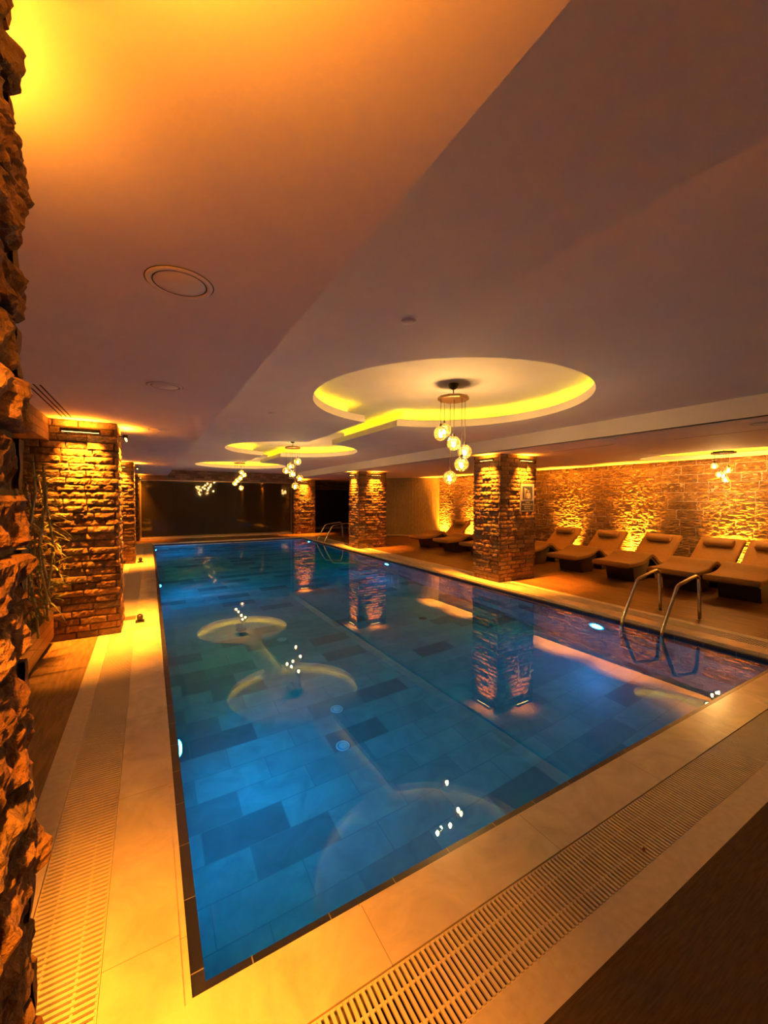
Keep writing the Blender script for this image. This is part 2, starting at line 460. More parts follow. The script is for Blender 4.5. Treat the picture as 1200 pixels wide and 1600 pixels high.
# right lower ceiling with oval recess
RC = (9.28, 3.30, .72, 1.45)
def oval(e, n=72): return [(RC[0]+(RC[2]+e)*cos(2*pi*i/n), RC[1]+(RC[3]+e)*sin(2*pi*i/n)) for i in range(n)]
XC = XR - .13
mb = holed(MB(), (EX1, YN, XC, YF), oval(0), ZL, ZL+.07)
mb.box((EX1-.003, YN, ZL), (EX1+.08, YF, ZR))
struct('ceiling_right', mb, M['plaster'], 'lower ceiling over the right deck')
struct('cove_wall_oval', wallring(MB(), oval(.14), ZL+.07, 2.66), M['recess'], None, False)
mb = MB().box((EX1+.08, YN, 2.66), (XR+.1, YF, 2.75))
struct('ceiling_upper_right', mb, M['recess'], 'recess ceiling on the right')

def led_ring(pts, z, name, label, wdt=.02):
    outer, inner = pts
    th = thing(name, label, 'led strip')
    wallring(MB(), outer, z, z+.014).build('diode_band', M['cove'], th, fix=False)
    k = len(inner); mb = MB()
    wallring(mb, inner, z-.004, z+.022)
    mb.build('light_shield', M['recess'], th, fix=False)  # unseen backing band, added to block the strip's inward light
    return th
led_ring((outline(.100), outline(.095)), ZH+LIP+.006, 'led_strip', 'amber LED strip hidden behind lip of the linked round ceiling recesses')
led_ring((oval(.070), oval(.065)), ZL+.07+.006, 'led_strip', 'amber LED strip hidden behind lip of the oval recess on the right')
mb = MB().box((XC-.05, -.5, ZL+.075), (XC-.035, 13.0, ZL+.085))
tag(mb.build('led_strip', M['cove_soft']), 'amber LED strip in the ceiling gap along top of the limestone wall', 'led strip')

# ------------------------------------------------------------------ rough masonry
def rough_block(mb, o, U, V, N, w_, h_, back, nu, nv, amp, rnd, freq=18., jag=0., tilt=.0, seed=0., vst=1.0):
    """lumpy faced block: o = lower corner on the face plane, U/V unit axes, N outward"""
    tu, tv = random.uniform(-tilt, tilt), random.uniform(-tilt, tilt)
    vs, fs = [], []
    for j in range(nv+1):
        for i in range(nu+1):
            a, b = i/nu, j/nv
            du = min(a, 1-a)*w_; dv = min(b, 1-b)*h_
            e = min(1, du/rnd); g = min(1, dv/rnd)
            edge = -(1-sqrt(max(0, 1-(1-e)**2)))*rnd*.7 - (1-sqrt(max(0, 1-(1-g)**2)))*rnd*.7
            p = o + U*(a*w_) + V*(b*h_)
            q = Vector((p.x*freq, p.y*freq, p.z*freq*vst)) + Vector((seed, seed*1.7, -seed))
            d = amp*noise.noise(q) + amp*.5*noise.noise(q*2.3)
            if jag: d += jag*abs(noise.noise(q*.55 + Vector((9, 3, 1))))*2 + jag*.5*noise.noise(q*4.1)
            d += tu*(a-.5)*w_ + tv*(b-.5)*h_
            wob = rnd*.35
            off = Vector((0,0,0))
            if i in (0, nu): off += U*(noise.noise(q*1.3+Vector((5,5,5)))*wob)
            if j in (0, nv): off += V*(noise.noise(q*1.3+Vector((1,7,5)))*wob)
            vs.append(p + off + N*(d + edge))
    W1 = nu+1
    for j in range(nv):
        for i in range(nu):
            fs.append((j*W1+i, j*W1+i+1, (j+1)*W1+i+1, (j+1)*W1+i))
    # skirt
    bd = [i for i in range(W1)] + [j*W1+nu for j in range(1, nv+1)] + [nv*W1+i for i in range(nu-1, -1, -1)] + [j*W1 for j in range(nv-1, 0, -1)]
    n0 = len(vs)
    for k in bd:
        v = vs[k]; dep = (v - o).dot(N)
        vs.append(v - N*(dep + back))
    K = len(bd)
    for k in range(K):
        fs.append((bd[k], n0+k, n0+(k+1) % K, bd[(k+1) % K]))
    mb.add(vs, fs, False)

def brick_face(mb, o, U, N, length, height, pitch, joint, lmin, lmax, t_in, amp, rnd, cell, parity, jag=0, prot=.012, freq=18., start=0):
    V = Vector((0,0,1))
    rows = int(round(height/pitch)); ph = height/rows
    for r in range(start, rows):
        a0, a1 = (0, length) if (r+parity) % 2 == 0 else (t_in, length-t_in)
        x = a0
        seg = []
        while x < a1 - 1e-4:
            L = random.uniform(lmin, lmax)
            if a1 - x - L < lmin*.6: L = a1 - x
            seg.append((x, L)); x += L
        if r == 0 or (r % 2): seg = [(a0+a1-x0-L, L) for x0, L in seg]
        for x0, L in seg:
            off = random.uniform(-prot, prot*.2)
            bw = L - joint
            hh = ph - joint*random.uniform(.8, 1.2)
            rough_block(mb, o + U*(x0+joint/2) + V*(r*ph+joint/2) + N*off, U, V, N, bw, hh, .03,
                        max(2, int(bw/cell)), max(2, int(hh/cell)), amp, rnd, freq, jag, .03, random.uniform(0, 99))

def masonry_column(wx, wy, h, **k):
    """returns brick mesh + core mesh, origin at the base centre"""
    mb = MB()
    x, y = wx/2, wy/2
    X, Y = Vector((1,0,0)), Vector((0,1,0))
    a = dict(pitch=.0793, joint=.011, lmin=.19, lmax=.29, t_in=.045, amp=.005, rnd=.005, cell=.017, jag=.005, prot=.011); a.update(k)
    sides = a.pop('sides', 'abcd')
    if 'a' in sides: brick_face(mb, Vector((-x,-y,0)), X, -Y, wx, h, parity=0, **a)
    if 'b' in sides: brick_face(mb, Vector((x,-y,0)), Y, X, wy, h, parity=1, **a)
    if 'c' in sides: brick_face(mb, Vector((x,y,0)), -X, Y, wx, h, parity=0, **a)
    if 'd' in sides: brick_face(mb, Vector((-x,y,0)), -Y, -X, wy, h, parity=1, **a)
    return mb, MB().box((-x+.022,-y+.022,0), (x-.022,y-.022,h))

HC = ZL
def washer(prefix_label, x, y, nrm, parent_z=2.36, length=.36, power=1.0, spill=1.0, beam=64, aim=(0,0,0)):
    """linear wall washer hanging a little in front of a masonry face; nrm = outward direction angle"""
    th = thing('wall_washer_light', prefix_label, 'wall light', (x, y, parent_z), nrm - pi/2, 'amber washer lights on the columns')
    # local: +y points away from the wall, bar along x
    h = length/2
    MB().box((-h, -.022, -.018), (h, .028, .018)).build('housing', M['blackmetal'], th)
    mb = MB(); vs = []
    for k in range(49):
        u = -h + .015 + (length-.03)*k/48
        ww = .005 + .006*abs(cos(pi*k/4))
        vs += [(u, .003-ww, -.0195), (u, .003+ww, -.0195)]
    mb.add(vs, [(2*k, 2*k+1, 2*k+3, 2*k+2) for k in range(48)])
    mb.build('lens_row', M['washlens'], th)
    for s_ in (-1, 1):
        MB().box((s_*(h-.05)-.012, -.075, -.006), (s_*(h-.05)+.012, -.02, .006)).build('bracket', M['blackmetal'], th)
    lamp('AREA', 'wash_lamp', th, (0, .003, -.024), P_WASH*power, AMBER, shape='RECTANGLE', size=length*.9, size_y=.02, spread=radians(beam), rot=aim)
    lamp('AREA', 'spill_lamp', th, (0, .003, .022), P_SPILL*power*spill, AMBER, shape='RECTANGLE', size=length*.9, size_y=.02, spread=radians(170), rot=(pi, 0, 0))
    return th

cw, cdp = 1.03, .72
bmb, cmb = masonry_column(cw, cdp, HC)
brick_mesh_obj = None
def column(cx, cy, label, rz=0, x_=None):
    global brick_mesh_obj
    th = thing('brick_column', label, 'column', (cx, cy, 0), rz, None)
    if brick_mesh_obj is None:
        brick_mesh_obj = (bmb.build('brickwork', M['brick'], th, fix=False), cmb.build('mortar_core', M['mortar'], th))
    else:
        for o in brick_mesh_obj:
            c = o.copy(); C.objects.link(c); c.parent = th
    return th
FY = [5.47, 11.38, 17.45]
R0 = 5.74
column(R0+cw/2, FY[0]+cdp/2, 'rough brick column on the right pool edge carrying the black shower sign')
column(R0-.02+cw/2, FY[1]+cdp/2, 'rough brick column on the right pool edge between sign column and glass wall', pi)
column(5.55+cw/2, FY[2]+cdp/2, 'farthest brick column, standing between the two dark glass walls')
L0 = -.30
column(L0-cw/2, 5.62+cdp/2, 'broad brick column on the left walkway beside the planter')
column(L0-cw/2, 11.45+cdp/2, 'second brick column on the left walkway, behind the broad one', pi)
column(L0-.02-cw/2, 17.3+cdp/2, 'narrow brick pier at left end of the dark glass wall')
O = .062
washer('amber washer light on pool side of the column with the shower sign', R0-O, FY[0]+.30, pi)
washer('amber washer light above the black shower sign', R0+.65, FY[0]-O, -pi/2)
washer('amber washer light on pool side of the middle right column', R0-.02-O, FY[1]+.33, pi)
washer('amber washer light on camera side of the middle right column', R0+.58, FY[1]-O, -pi/2)
washer('amber washer light on the farthest column between the glass walls', 5.55+.48, FY[2]-O, -pi/2, power=1.2)
washer('amber washer light on front of broad left column', -.64, 5.62-O, -pi/2, 2.34)
washer('amber washer light on pool side of broad left column', L0+O, 5.62+.36, 0, 2.34)
washer('amber washer light on front of second left column', -.64, 11.45-O, -pi/2, 2.34)
washer('amber washer light on pool side of second left column', L0+O, 11.45+.36, 0, 2.34)
washer('amber washer light on pool side of pier by glass wall', L0-.02+O, 17.3+.2, 0, 2.34, power=.5)

# near rubble pillar at the left picture edge
nx, ny0, ny1 = -.183, -.35, .935
mb = MB()
brick_face(mb, Vector((nx, ny0, 0)), Vector((0,1,0)), Vector((1,0,0)), ny1-ny0, ZL, .094, .012, .22, .42, .05, .012, .009, .0075, 0, .013, .012, 21.)
brick_face(mb, Vector((nx, ny1, 0)), Vector((-1,0,0)), Vector((0,1,0)), .75, ZL, .094, .012, .22, .42, .05, .012, .009, .0075, 1, .013, .012, 21.)
th = thing('rubble_stone_pillar', 'rough rubble stone pillar close by at the left picture edge', 'pillar')
mb.build('stonework', M['rubble'], th, fix=False)
MB().box((nx-.76, ny0, 0), (nx-.016, ny1-.016, ZL)).build('mortar_core', M['mortar'], th)
th = washer('amber washer light on pool side of the near rubble pillar', nx+.085, .36, 0, 2.27, .36, .42, 9.6, 68, (0, radians(20), 0))
washer('added amber washer light on far face of the near rubble pillar, unseen outside the frame', -.50, ny1+.09, pi/2, 2.28, .36, .4, 3.6)  # unseen fixture, added to warm the ceiling over the left walkway

# ------------------------------------------------------------------ walls
struct('wall_left', MB().box((XL-.1, YN, 0), (XL, YF, ZH)), M['lintel_y'], 'brick wall on the left')
struct('wall_near', MB().box((XL, YN-.1, 0), (XR, YN, ZT)), M['plaster'], 'plain wall behind')
# limestone wall on the right, block by block
mb = MB()
z = 0
WY_0, WY_1 = -1.2, 13.1
rowsh = [.20, .22, .17, .21, .19, .16, .22, .19, .20, .21, .18]
ri = 0
while z < 2.58:
    hgt = rowsh[ri % len(rowsh)]
    if z + hgt > 2.64: hgt = 2.64 - z
    y = WY_1 + random.uniform(0, .0)
    first = True
    while y > WY_0:
        L = random.uniform(.28, .62)
        y1 = y; y0 = max(WY_0-.3, y-L)
        rough_block(mb, Vector((XR+random.uniform(-.006,.004), y1-.006, z+.006)), Vector((0,-1,0)), Vector((0,0,1)), Vector((-1,0,0)), y1-y0-.012, hgt-.012, .03,
                    max(3, int((y1-y0)/.024)), max(3, int(hgt/.013)), .008, .006, 13., .009, .004, random.uniform(0, 99), 2.6)
        y = y0
    z += hgt; ri += 1
o = mb.build('wall_right', M['lime'], fix=False); tag(o, 'rough limestone block wall behind the loungers', kind='structure')
struct('wall_right_backing', MB().box((XR+.004, YN, 0), (XR+.12, 13.4, ZT)), M['limemortar'], 'mortar bed of the limestone wall')
# reeded diagonal wall
A, B = Vector((XR, 13.1, 0)), Vector((7.9, 15.74, 0))
d = (B-A); Ld = d.length; d.normalize(); nn = Vector((d.y, -d.x, 0))
if nn.y > 0: nn = -nn
mb = MB()
u = 0; prof = []
while u < Ld:
    wv = random.uniform(.03, .055); dp = random.uniform(.008, .02)
    for k in range(5):
        prof.append((u + wv*k/5, dp*sin(pi*k/5)))
    u += wv
ZS = [0.0] + [.08 + .17*i for i in range(15)] + [2.56]
vs = []
for zi, z in enumerate(ZS):
    for q, (u, h_) in enumerate(prof):
        hh = h_ * (1 + .5*noise.noise(Vector((u*20, z*5, 0))))
        p = A + d*u + nn*(hh + .01*noise.noise(Vector((u*8, z*4, 5)))); vs.append((p.x, p.y, z))
K = len(prof)
mb.add(vs, [(j*K+i, j*K+i+1, (j+1)*K+i+1, (j+1)*K+i) for j in range(len(ZS)-1) for i in range(K-1)], True)
o = mb.build('wall_reeded', M['reed'], fix=False); tag(o, 'olive brown reeded panel wall set at an angle', kind='structure')
q = nn*-.1
mb = MB().prism([(A.x, A.y), (B.x, B.y), (10.05, YF), (XR+.1, YF), (XR+.1, 13.3)], 1.28, 'z', 1.28)
for k_ in range(0): pass
mb = MB()
P0, P1, P2 = (B.x, B.y), (10.05, YF), (XR+.12, YF)
mb.prism([(A.x+.02, A.y+.03), (B.x+.02, B.y+.03), P1, P2, (XR+.12, 13.2)], 1.27, 'z', 1.27)
struct('wall_core', mb, M['lintel'], 'wall block behind the reeded panels')
e0 = A + nn*.02; e1 = B + nn*.02
mb = MB().tube([(e0.x-.02, e0.y, .035), (e1.x, e1.y, .035)], .03, 4)
struct('baseboard_1', mb, M['stone_band'], 'pale skirting under the reeded wall')

# dark glass walls at the far end
GX0, GX1 = L0, 5.55
GZ0, GZ1 = .10, 2.25
g = MB().box((GX0, YG, GZ0), (GX1, YG+.02, GZ1))
w1 = struct('window_1', g, M['darkglass'], 'wide dark tinted glass wall at the far end of the pool')
fr = MB()
fr.box((GX0, YG-.03, GZ1), (GX1, YG+.05, GZ1+.04)); fr.box((GX0, YG-.03, GZ0-.04), (GX1, YG+.05, GZ0))
fr.box((GX0, YG-.03, GZ0), (GX0+.05, YG+.05, GZ1)); fr.box((GX1-.05, YG-.03, GZ0), (GX1, YG+.05, GZ1))
o = fr.build('window_frame', M['frame'], w1)
for k in range(1, 5):
    x = GX0 + (GX1-GX0)*k/5
    MB().box((x-.006, YG-.008, GZ0), (x+.006, YG, GZ1)).build('glass_joint', M['slot'], w1)
struct('window_ledge', MB().box((GX0, YG-.10, 0), (GX1, YG+.1, GZ0-.04)), M['marble'], 'marble ledge under the far glass wall')
struct('lintel_far', MB().box((GX0-.8, YG-.06, GZ1+.04), (GX1+.02, YG+.12, ZR)), M['lintel'], 'brick lintel over the far glass wall')
g = MB().box((6.2, YF-.02, .12), (10.05, YF, 2.05))
w2 = struct('window_2', g, M['darkglass'], 'dark tinted glass wall set back on the right')
fr = MB(); fr.box((6.2, YF-.05, 2.05), (10.05, YF+.02, 2.10)); fr.box((6.2, YF-.05, .06), (10.05, YF+.02, .12))
fr.build('window_frame', M['frame'], w2)
struct('lintel_far_right', MB().box((5.6, YF-.06, 2.10), (10.2, YF+.1, 2.7)), M['lintel'], 'brick lintel over the set back glass')
struct('curb_far_right', MB().box((6.2, YF-.30, 0), (10.05, YF, .06)), M['marble'], 'marble curb under the set back glass')
struct('wall_side', MB().box((6.05, YG+.4, 0), (6.2, YF, 2.7)), M['lintel_y'], 'brick side wall behind the far column')
struct('wall_far', MB().box((XL-.1, YF, 0), (XR+.12, YF+.1, ZT)), M['lintel'], 'far end wall')
# left alcove : tiled beam over the planter
struct('lintel_left', MB().box((XL, .95, 2.22), (-.93, 5.64, ZL)), M['lintel_y'], 'brick beam over the planter alcove')

# ------------------------------------------------------------------ drain grates
def grate(x0, y0, x1, y1, along, label):
    th = thing('drain_grate', label, 'drain grate', ((x0+x1)/2, (y0+y1)/2, 0))
    cx, cy = (x0+x1)/2, (y0+y1)/2
    mb = MB(); pitch = .0215; sl = .0116
    hx, hy = (x1-x0)/2, (y1-y0)/2
    if along == 'y':
        n = int(2*hy/pitch)
        for i in range(n):
            c = -hy + (i+.5)*2*hy/n
            mb.box((-hx+.006, c-sl/2, -.010), (hx-.006, c+sl/2, -.001))
        rails = [(-hx+.002, -hx+.010), (hx-.010, hx-.002), (-hx*.42-.004, -hx*.42+.004), (hx*.42-.004, hx*.42+.004)]
        for a, b in rails: mb.box((a, -hy, -.012), (b, hy, -.006))
    else:
        n = int(2*hx/pitch)
        for i in range(n):
            c = -hx + (i+.5)*2*hx/n
            mb.box((c-sl/2, -hy+.006, -.010), (c+sl/2, hy-.006, -.001))
        for a, b in [(-hy+.002, -hy+.010), (hy-.010, hy-.002), (-hy*.42-.004, -hy*.42+.004), (hy*.42-.004, hy*.42+.004)]:
            mb.box((-hx, a, -.012), (hx, b, -.006))
    mb.build('slats', M['grate'], th, fix=False)
    MB().box((-hx, -hy, -.12), (hx, hy, -.10)).build('channel', M['channel'], th)
grate(gx0, cy0, cx0, 5.60, 'y', 'cream slatted drain grate on left walkway, in front of broad column')
grate(gx0, 6.37, cx0, 11.42, 'y', 'cream slatted drain grate on left walkway, beyond the broad column')
grate(gx0, 12.2, cx0, 17.28, 'y', 'cream slatted drain grate at the far end of the left walkway')
grate(gx0, gy0, gx1, cy0, 'x', 'cream slatted drain grate across the near end of the pool')
grate(cx1, cy0, gx1, FY[0]-.03, 'y', 'cream slatted drain grate behind the pool ladder')
grate(cx1, FY[0]+cdp+.03, gx1, FY[1]-.03, 'y', 'cream slatted drain grate between the two right columns')
mb = MB()
for a, b in ((5.60, 6.37), (11.42, 12.2), (17.28, 17.3)): mb.box((gx0, a, -.1), (cx0, b, 0))
mb.box((cx1, FY[0]-.03, -.1), (gx1, FY[0]+cdp+.03, 0)); mb.box((cx1, FY[1]-.03, -.1), (gx1, cy1, 0))
struct('floor_infill', mb, M['marble_l'], 'marble between grates at the columns')

# ------------------------------------------------------------------ chandeliers
def chandelier(x, y, ztop, zplate, globes, label, pr=.185, gr=.083, pm='brass'):
    th = thing('globe_chandelier', label, 'chandelier', (x, y, ztop), 0, 'globe chandeliers')
    zp = zplate - ztop
    MB().lathe([(.001, 0), (.062, 0), (.062, -.012), (.045, -.045), (.02, -.062), (.001, -.064)], n=24).build('canopy', M['blackmetal'], th)
    MB().tube([(0,0,-.06), (0,0,zp+.015)], .006, 8).build('rod', M['blackmetal'], th)
    pl = MB().lathe([(.001, .018), (.03, .018), (.05, .012), (pr*.9, .012), (pr, .006), (pr, -.022), (pr*.94, -.028), (.001, -.028)], (0,0,zp), 10, False)
    o = pl.build('plate', M[pm], th)
    for (u, v, zg) in globes:
        # u: to the right as seen by the photo, v: away from it
        px = u*rt.x + v*fw.x; py = u*rt.y + v*fw.y
        zz = zg - ztop
        MB().tube([(px,py,zp-.028), (px,py,zz+gr+.03)], .0028, 6).build('cord', M['cord'], th)
        g = MB().sphere((0,0,0), gr, 28, 18).build('globe', M['globe'], th); g.location = (px,py,zz)
        sk = MB().lathe([(.001,.035),(.009,.033),(.013,.02),(.015,-.012),(.013,-.03),(.001,-.03)], (0,0,gr), 14).build('socket', M['blackmetal'], g)
        b = MB().lathe([(.001,-.026),(.011,-.023),(.019,-.010),(.020,.002),(.014,.018),(.009,.030),(.001,.032)], (0,0,-.018), 12).build('bulb', M['bulb'], g)
    return th
chandelier(3.12, 3.72, ZR, 2.79, [(-.15,-.03,2.365),(-.085,.12,2.43),(0,-.05,2.25),(.145,.02,2.16),(.08,-.12,2.0),(-.012,.14,1.86)],
           'large hanging chandelier of six glass globes under the nearest round recess')
chandelier(2.93, 9.25, ZR, 2.79, [(.09,.1,2.47),(-.08,.12,2.36),(-.15,-.03,2.24),(-.01,-.04,2.17),(.155,.02,2.07),(.02,.14,1.89)],
           'six globe chandelier under the middle round recess')
chandelier(2.66, 14.2, ZR, 2.78, [(.02,.1,2.47),(.14,.03,2.38),(.06,-.12,2.27),(-.10,.05,2.18),(-.15,-.02,2.09),(0,.13,1.94)],
           'six globe chandelier farthest away before the dark glass')
chandelier(9.42, 3.36, 2.66, 2.50, [(-.18,-.02,2.24),(-.07,.0,2.08),(.13,.03,2.17),(-.03,-.1,1.98),(.09,.1,2.08)],
           'glass globe chandelier over the loungers in the oval recess', .19, .06, 'blackmetal')

# ------------------------------------------------------------------ loungers
def lounger(label, x, y, rz=0.0, first=[]):
    # local: foot end at x=0, head towards +x
    if first:
        th = copy_tree(first[0]); th.location = (x, y, 0); th.rotation_euler = (0,0,rz); th['label'] = label
        return th
    th = thing('sun_lounger', label, 'lounger', (x, y, 0), rz, 'wave loungers along the limestone wall')
    P = catmull([(0,.395),(.30,.40),(.56,.43),(.76,.515),(.87,.535),(1.0,.485),(1.14,.385),(1.28,.335),(1.43,.365),(1.62,.50),(1.84,.69),(2.02,.84)], 4)
    n = len(P)
    N2 = []
    for i in range(n):
        a = Vector(P[max(i-1,0)]); b = Vector(P[min(i+1,n-1)]); tt = (b-a).normalized(); N2.append(Vector((-tt.y, tt.x)))
    th_ = .085
    # cushion : rings across the width with rounded edges
    mb = MB()
    secs = [(-.36, .30), (-.352, .12), (-.335, .0), (.335, .0), (.352, .12), (.36, .30)]
    vs = []
    for yy, sh in secs:
        top = [Vector(P[i]) - N2[i]*(th_*sh) for i in range(n)]
        bot = [Vector(P[i]) - N2[i]*(th_*(1-sh*.6)) for i in range(n)]
        top[0].x += sh*.02; bot[0].x += sh*.02
        loop = top + bot[::-1]
        vs += [(p.x, yy, p.y) for p in loop]
    K = 2*n
    fs = [(s*K+i, s*K+(i+1)%K, (s+1)*K+(i+1)%K, (s+1)*K+i) for s in range(len(secs)-1) for i in range(K)]
    mb.add(vs, fs, True)
    for s in (0, len(secs)-1):
        mb.add(vs[s*K:(s+1)*K], [(i, i+1, K-2-i, K-1-i) for i in range(n-1)], False)
    mb.build('cushion', M['cushion'], th)
    # shell hugging the underside
    top = [Vector(P[i]) - N2[i]*th_ for i in range(1, n-1)]
    bot = [Vector(P[i]) - N2[i]*(th_+.03) for i in range(1, n-1)]
    poly = [(p.x, p.y) for p in top] + [(p.x, p.y) for p in bot[::-1]]
    MB().prism(poly, .33, 'y').build('shell', M['shell'], th)
    MB().prism([(.40,0),(.74,0),(.80,.06),(.84,.20),(.93,.36),(.88,.42),(.76,.385),(.60,.325),(.30,.285),(.34,.24),(.37,.10)], .27, 'y').build('base', M['shell'], th)
    MB().prism([(1.16,0),(1.52,0),(1.58,.10),(1.62,.34),(1.5,.28),(1.38,.235),(1.26,.225),(1.15,.26),(1.08,.33),(1.05,.28),(1.12,.14)], .27, 'y').build('base', M['shell'], th)
    # head roll
    p = Vector(P[-4]); tt = (Vector(P[-1])-Vector(P[-6])).normalized(); nr = Vector((-tt.y, tt.x))
    mb = MB(); rings = []
    vs = []
    ys = [-.245,-.238,-.215,0,.215,.238,.245]; sc = [.3,.75,1,1.03,1,.75,.3]
    for yy, s in zip(ys, sc):
        for k in range(14):
            a = 2*pi*k/14
            q = p + nr*.048 + tt*(.095*s*cos(a)) + nr*(.062*s*sin(a))
            vs.append((q.x, yy, q.y))
    fs = [(s*14+k, s*14+(k+1)%14, (s+1)*14+(k+1)%14, (s+1)*14+k) for s in range(6) for k in range(14)]
    mb.add(vs, fs, True); mb.add(vs[:14], [tuple(range(14))]); mb.add(vs[-14:], [tuple(range(14))])
    mb.build('head_pillow', M['pillow'], th)
    first.append(th)
    return th
LY = [(2.62, 'tan wave lounger nearest the right picture edge, its head pillow cut by the frame'),
      (3.46, 'tan wave lounger second from the right picture edge, just left of the brightest wall glow'),
      (4.50, 'tan wave lounger in the middle of the right row, before the second wall glow'),
      (5.58, 'tan wave lounger fourth from the right picture edge, just left of the second wall glow'),
      (6.85, 'tan wave lounger half hidden behind right side of the sign column'),
      (8.25, 'tan wave lounger whose foot end shows just left of the sign column'),
      (9.45, 'tan wave lounger second left of the sign column, before the far wall glow'),
      (10.75, 'tan wave lounger farthest away, nearest the reeded panel wall')]
for y, lb in LY: lounger(lb, 7.72 if y < 8 else 7.45, y, random.uniform(-.03, .03))

# ------------------------------------------------------------------ wall uplights on the stone wall
for y, lb in ((1.5, 'amber floor uplight at the limestone wall outside the right picture edge'),
              (3.45, 'amber floor uplight between the two nearest loungers at the limestone wall'),
              (5.36, 'amber floor uplight behind the middle lounger at the limestone wall'),
              (7.15, 'amber floor uplight behind the lounger beside the sign column'),
              (9.3, 'amber floor uplight at the limestone wall hidden behind the sign column'),
              (11.2, 'amber floor uplight at limestone wall seen just left of the sign column'),
              (12.75, 'amber floor uplight in the corner of limestone and reeded walls')):
    th = thing('floor_uplight', lb, 'floor light', (XR-.12, y, 0), 0, 'amber uplights along the limestone wall')
    MB().box((-.04,-.28,0), (.04,.28,.035)).build('housing', M['blackmetal'], th)
    MB().box((-.025,-.26,.035), (.025,.26,.040)).build('lens', M['washlens'], th)
    lamp('AREA', 'up_lamp', th, (0,0,.05), P_UP, AMBER, shape='RECTANGLE', size=.04, size_y=.5, spread=radians(54), rot=(pi, radians(6), 0))

# ------------------------------------------------------------------ pool lights
for side, X in (('left', WX0), ('right', WX1)):
    for y, wh in ((3.32, 'nearest'), (9.1, 'middle'), (15.1, 'far')):
        s_ = 1 if side == 'left' else -1
        th = thing('underwater_pool_light', 'round blue underwater light on the %s pool wall, the %s one' % (side, wh), 'pool light', (X, y, -.50), 0 if s_ > 0 else pi, 'blue underwater pool lights')
        a = MB(); n = 24
        prof = [(.14, 0), (.14, .012), (.125, .022), (.105, .024)]
        vs = []
        for r, h in prof:
            for k in range(n): vs.append((h, r*cos(2*pi*k/n), r*sin(2*pi*k/n)))
        a.add(vs, [(i*n+k, i*n+(k+1)%n, (i+1)*n+(k+1)%n, (i+1)*n+k) for i in range(3) for k in range(n)], True)
        a.build('rim', M['rim'], th)
        a = MB(); vs = []
        for r, h in [(.085,.02),(.075,.032),(.05,.042),(.001,.047)]:
            for k in range(n): vs.append((h, r*cos(2*pi*k/n), r*sin(2*pi*k/n)))
        a.add(vs, [(i*n+k, i*n+(k+1)%n, (i+1)*n+(k+1)%n, (i+1)*n+k) for i in range(3) for k in range(n)], True)
        a.build('lens', M['poollens_' + side], th)

# ------------------------------------------------------------------ pool ladders
def ladder(x0, x1, y0, y1, ztop, label, drop=-.95, posts=False):
    th = thing('pool_ladder', label, 'pool ladder', ((x0+x1)/2, (y0+y1)/2, 0), 0, 'stainless pool ladders')
    ox, oy = (x0+x1)/2, (y0+y1)/2
    for y in (y0, y1):
        pts = [(x0, drop), (x0, -.25), (x0+.02, .0), (x0+.30, ztop-.10), (x0+.36, ztop-.03), (x0+.45, ztop+.0), (x1-.20, ztop+.055), (x1-.11, ztop+.05), (x1-.055, ztop-.03), (x1, .0)]
        P = catmull(pts, 4)
        MB().tube([(a-ox, y-oy, b) for a, b in P], .0215, 12).build('handrail', M['steel'], th)
        MB().lathe([(.001,.004),(.045,.004),(.048,.0),(.022,.014),(.022,.0)], (x1-ox, y-oy, 0), 18).build('flange', M['steel'], th)
    for k in range(3):
        z = -.35 - .27*k
        MB().box((x0-ox-.04, min(y0,y1)-oy, z-.012), (x0-ox+.04, max(y0,y1)-oy, z+.012)).build('step', M['steel'], th)
    return th
ladder(5.37, 6.36, 2.95, 2.47, .53, 'stainless steel pool ladder at the right pool edge in front of the loungers')
ladder(5.37, 6.45, 14.15, 13.45, .62, 'stainless steel handrails at the far right pool edge before the middle column')

# ------------------------------------------------------------------ shower sign
sx0, sx1, sz0, sz1 = 6.245, 6.635, 1.355, 1.90
sy = FY[0]-.055
th = thing('shower_sign', 'black and silver shower pictogram sign mounted on the brick column', 'sign', ((sx0+sx1)/2, sy, (sz0+sz1)/2))
W_, H_ = (sx1-sx0), (sz1-sz0)
MB().box((-W_/2, 0, -H_/2), (W_/2, .018, H_/2)).build('plate', M['signwhite'], th)
MB().box((-W_/2+.06, -.004, -.035), (W_/2-.055, 0, H_/2-.05)).build('pictogram_panel', M['signblack'], th)
MB().box((-W_/2+.02, -.004, -H_/2+.02), (W_/2-.02, 0, -.065)).build('text_panel', M['signblack'], th)
pic = MB()
def disc(mb, cx, cz, r, y=-.0065, n=20):
    mb.add([(cx+r*cos(2*pi*k/n), y, cz+r*sin(2*pi*k/n)) for k in range(n)], [tuple(range(n))])
disc(pic, .022, .125, .022)
pic.prism([(-.02,.092),(.066,.092),(.082,.075),(.098,-.012),(.086,-.014),(.070,.055),(.066,.055),(.062,-.02),(-.014,-.02),(-.018,.055),(-.024,.055),(-.042,-.014),(-.054,-.012),(-.038,.075)], .0012, 'y', -.0055)
pic.prism([(-.088,-.02),(-.078,-.02),(-.078,.178),(-.02,.172),(.0,.150),(-.045,.150),(-.05,.165),(-.088,.190)], .0012, 'y', -.0055)
for k in range(4): pic.prism([(-.042+.011*k,.142),(-.039+.011*k,.142),(-.033+.014*k,.108),(-.036+.014*k,.108)], .0012, 'y', -.0055)
pic.build('pictogram', M['signprint'], th)
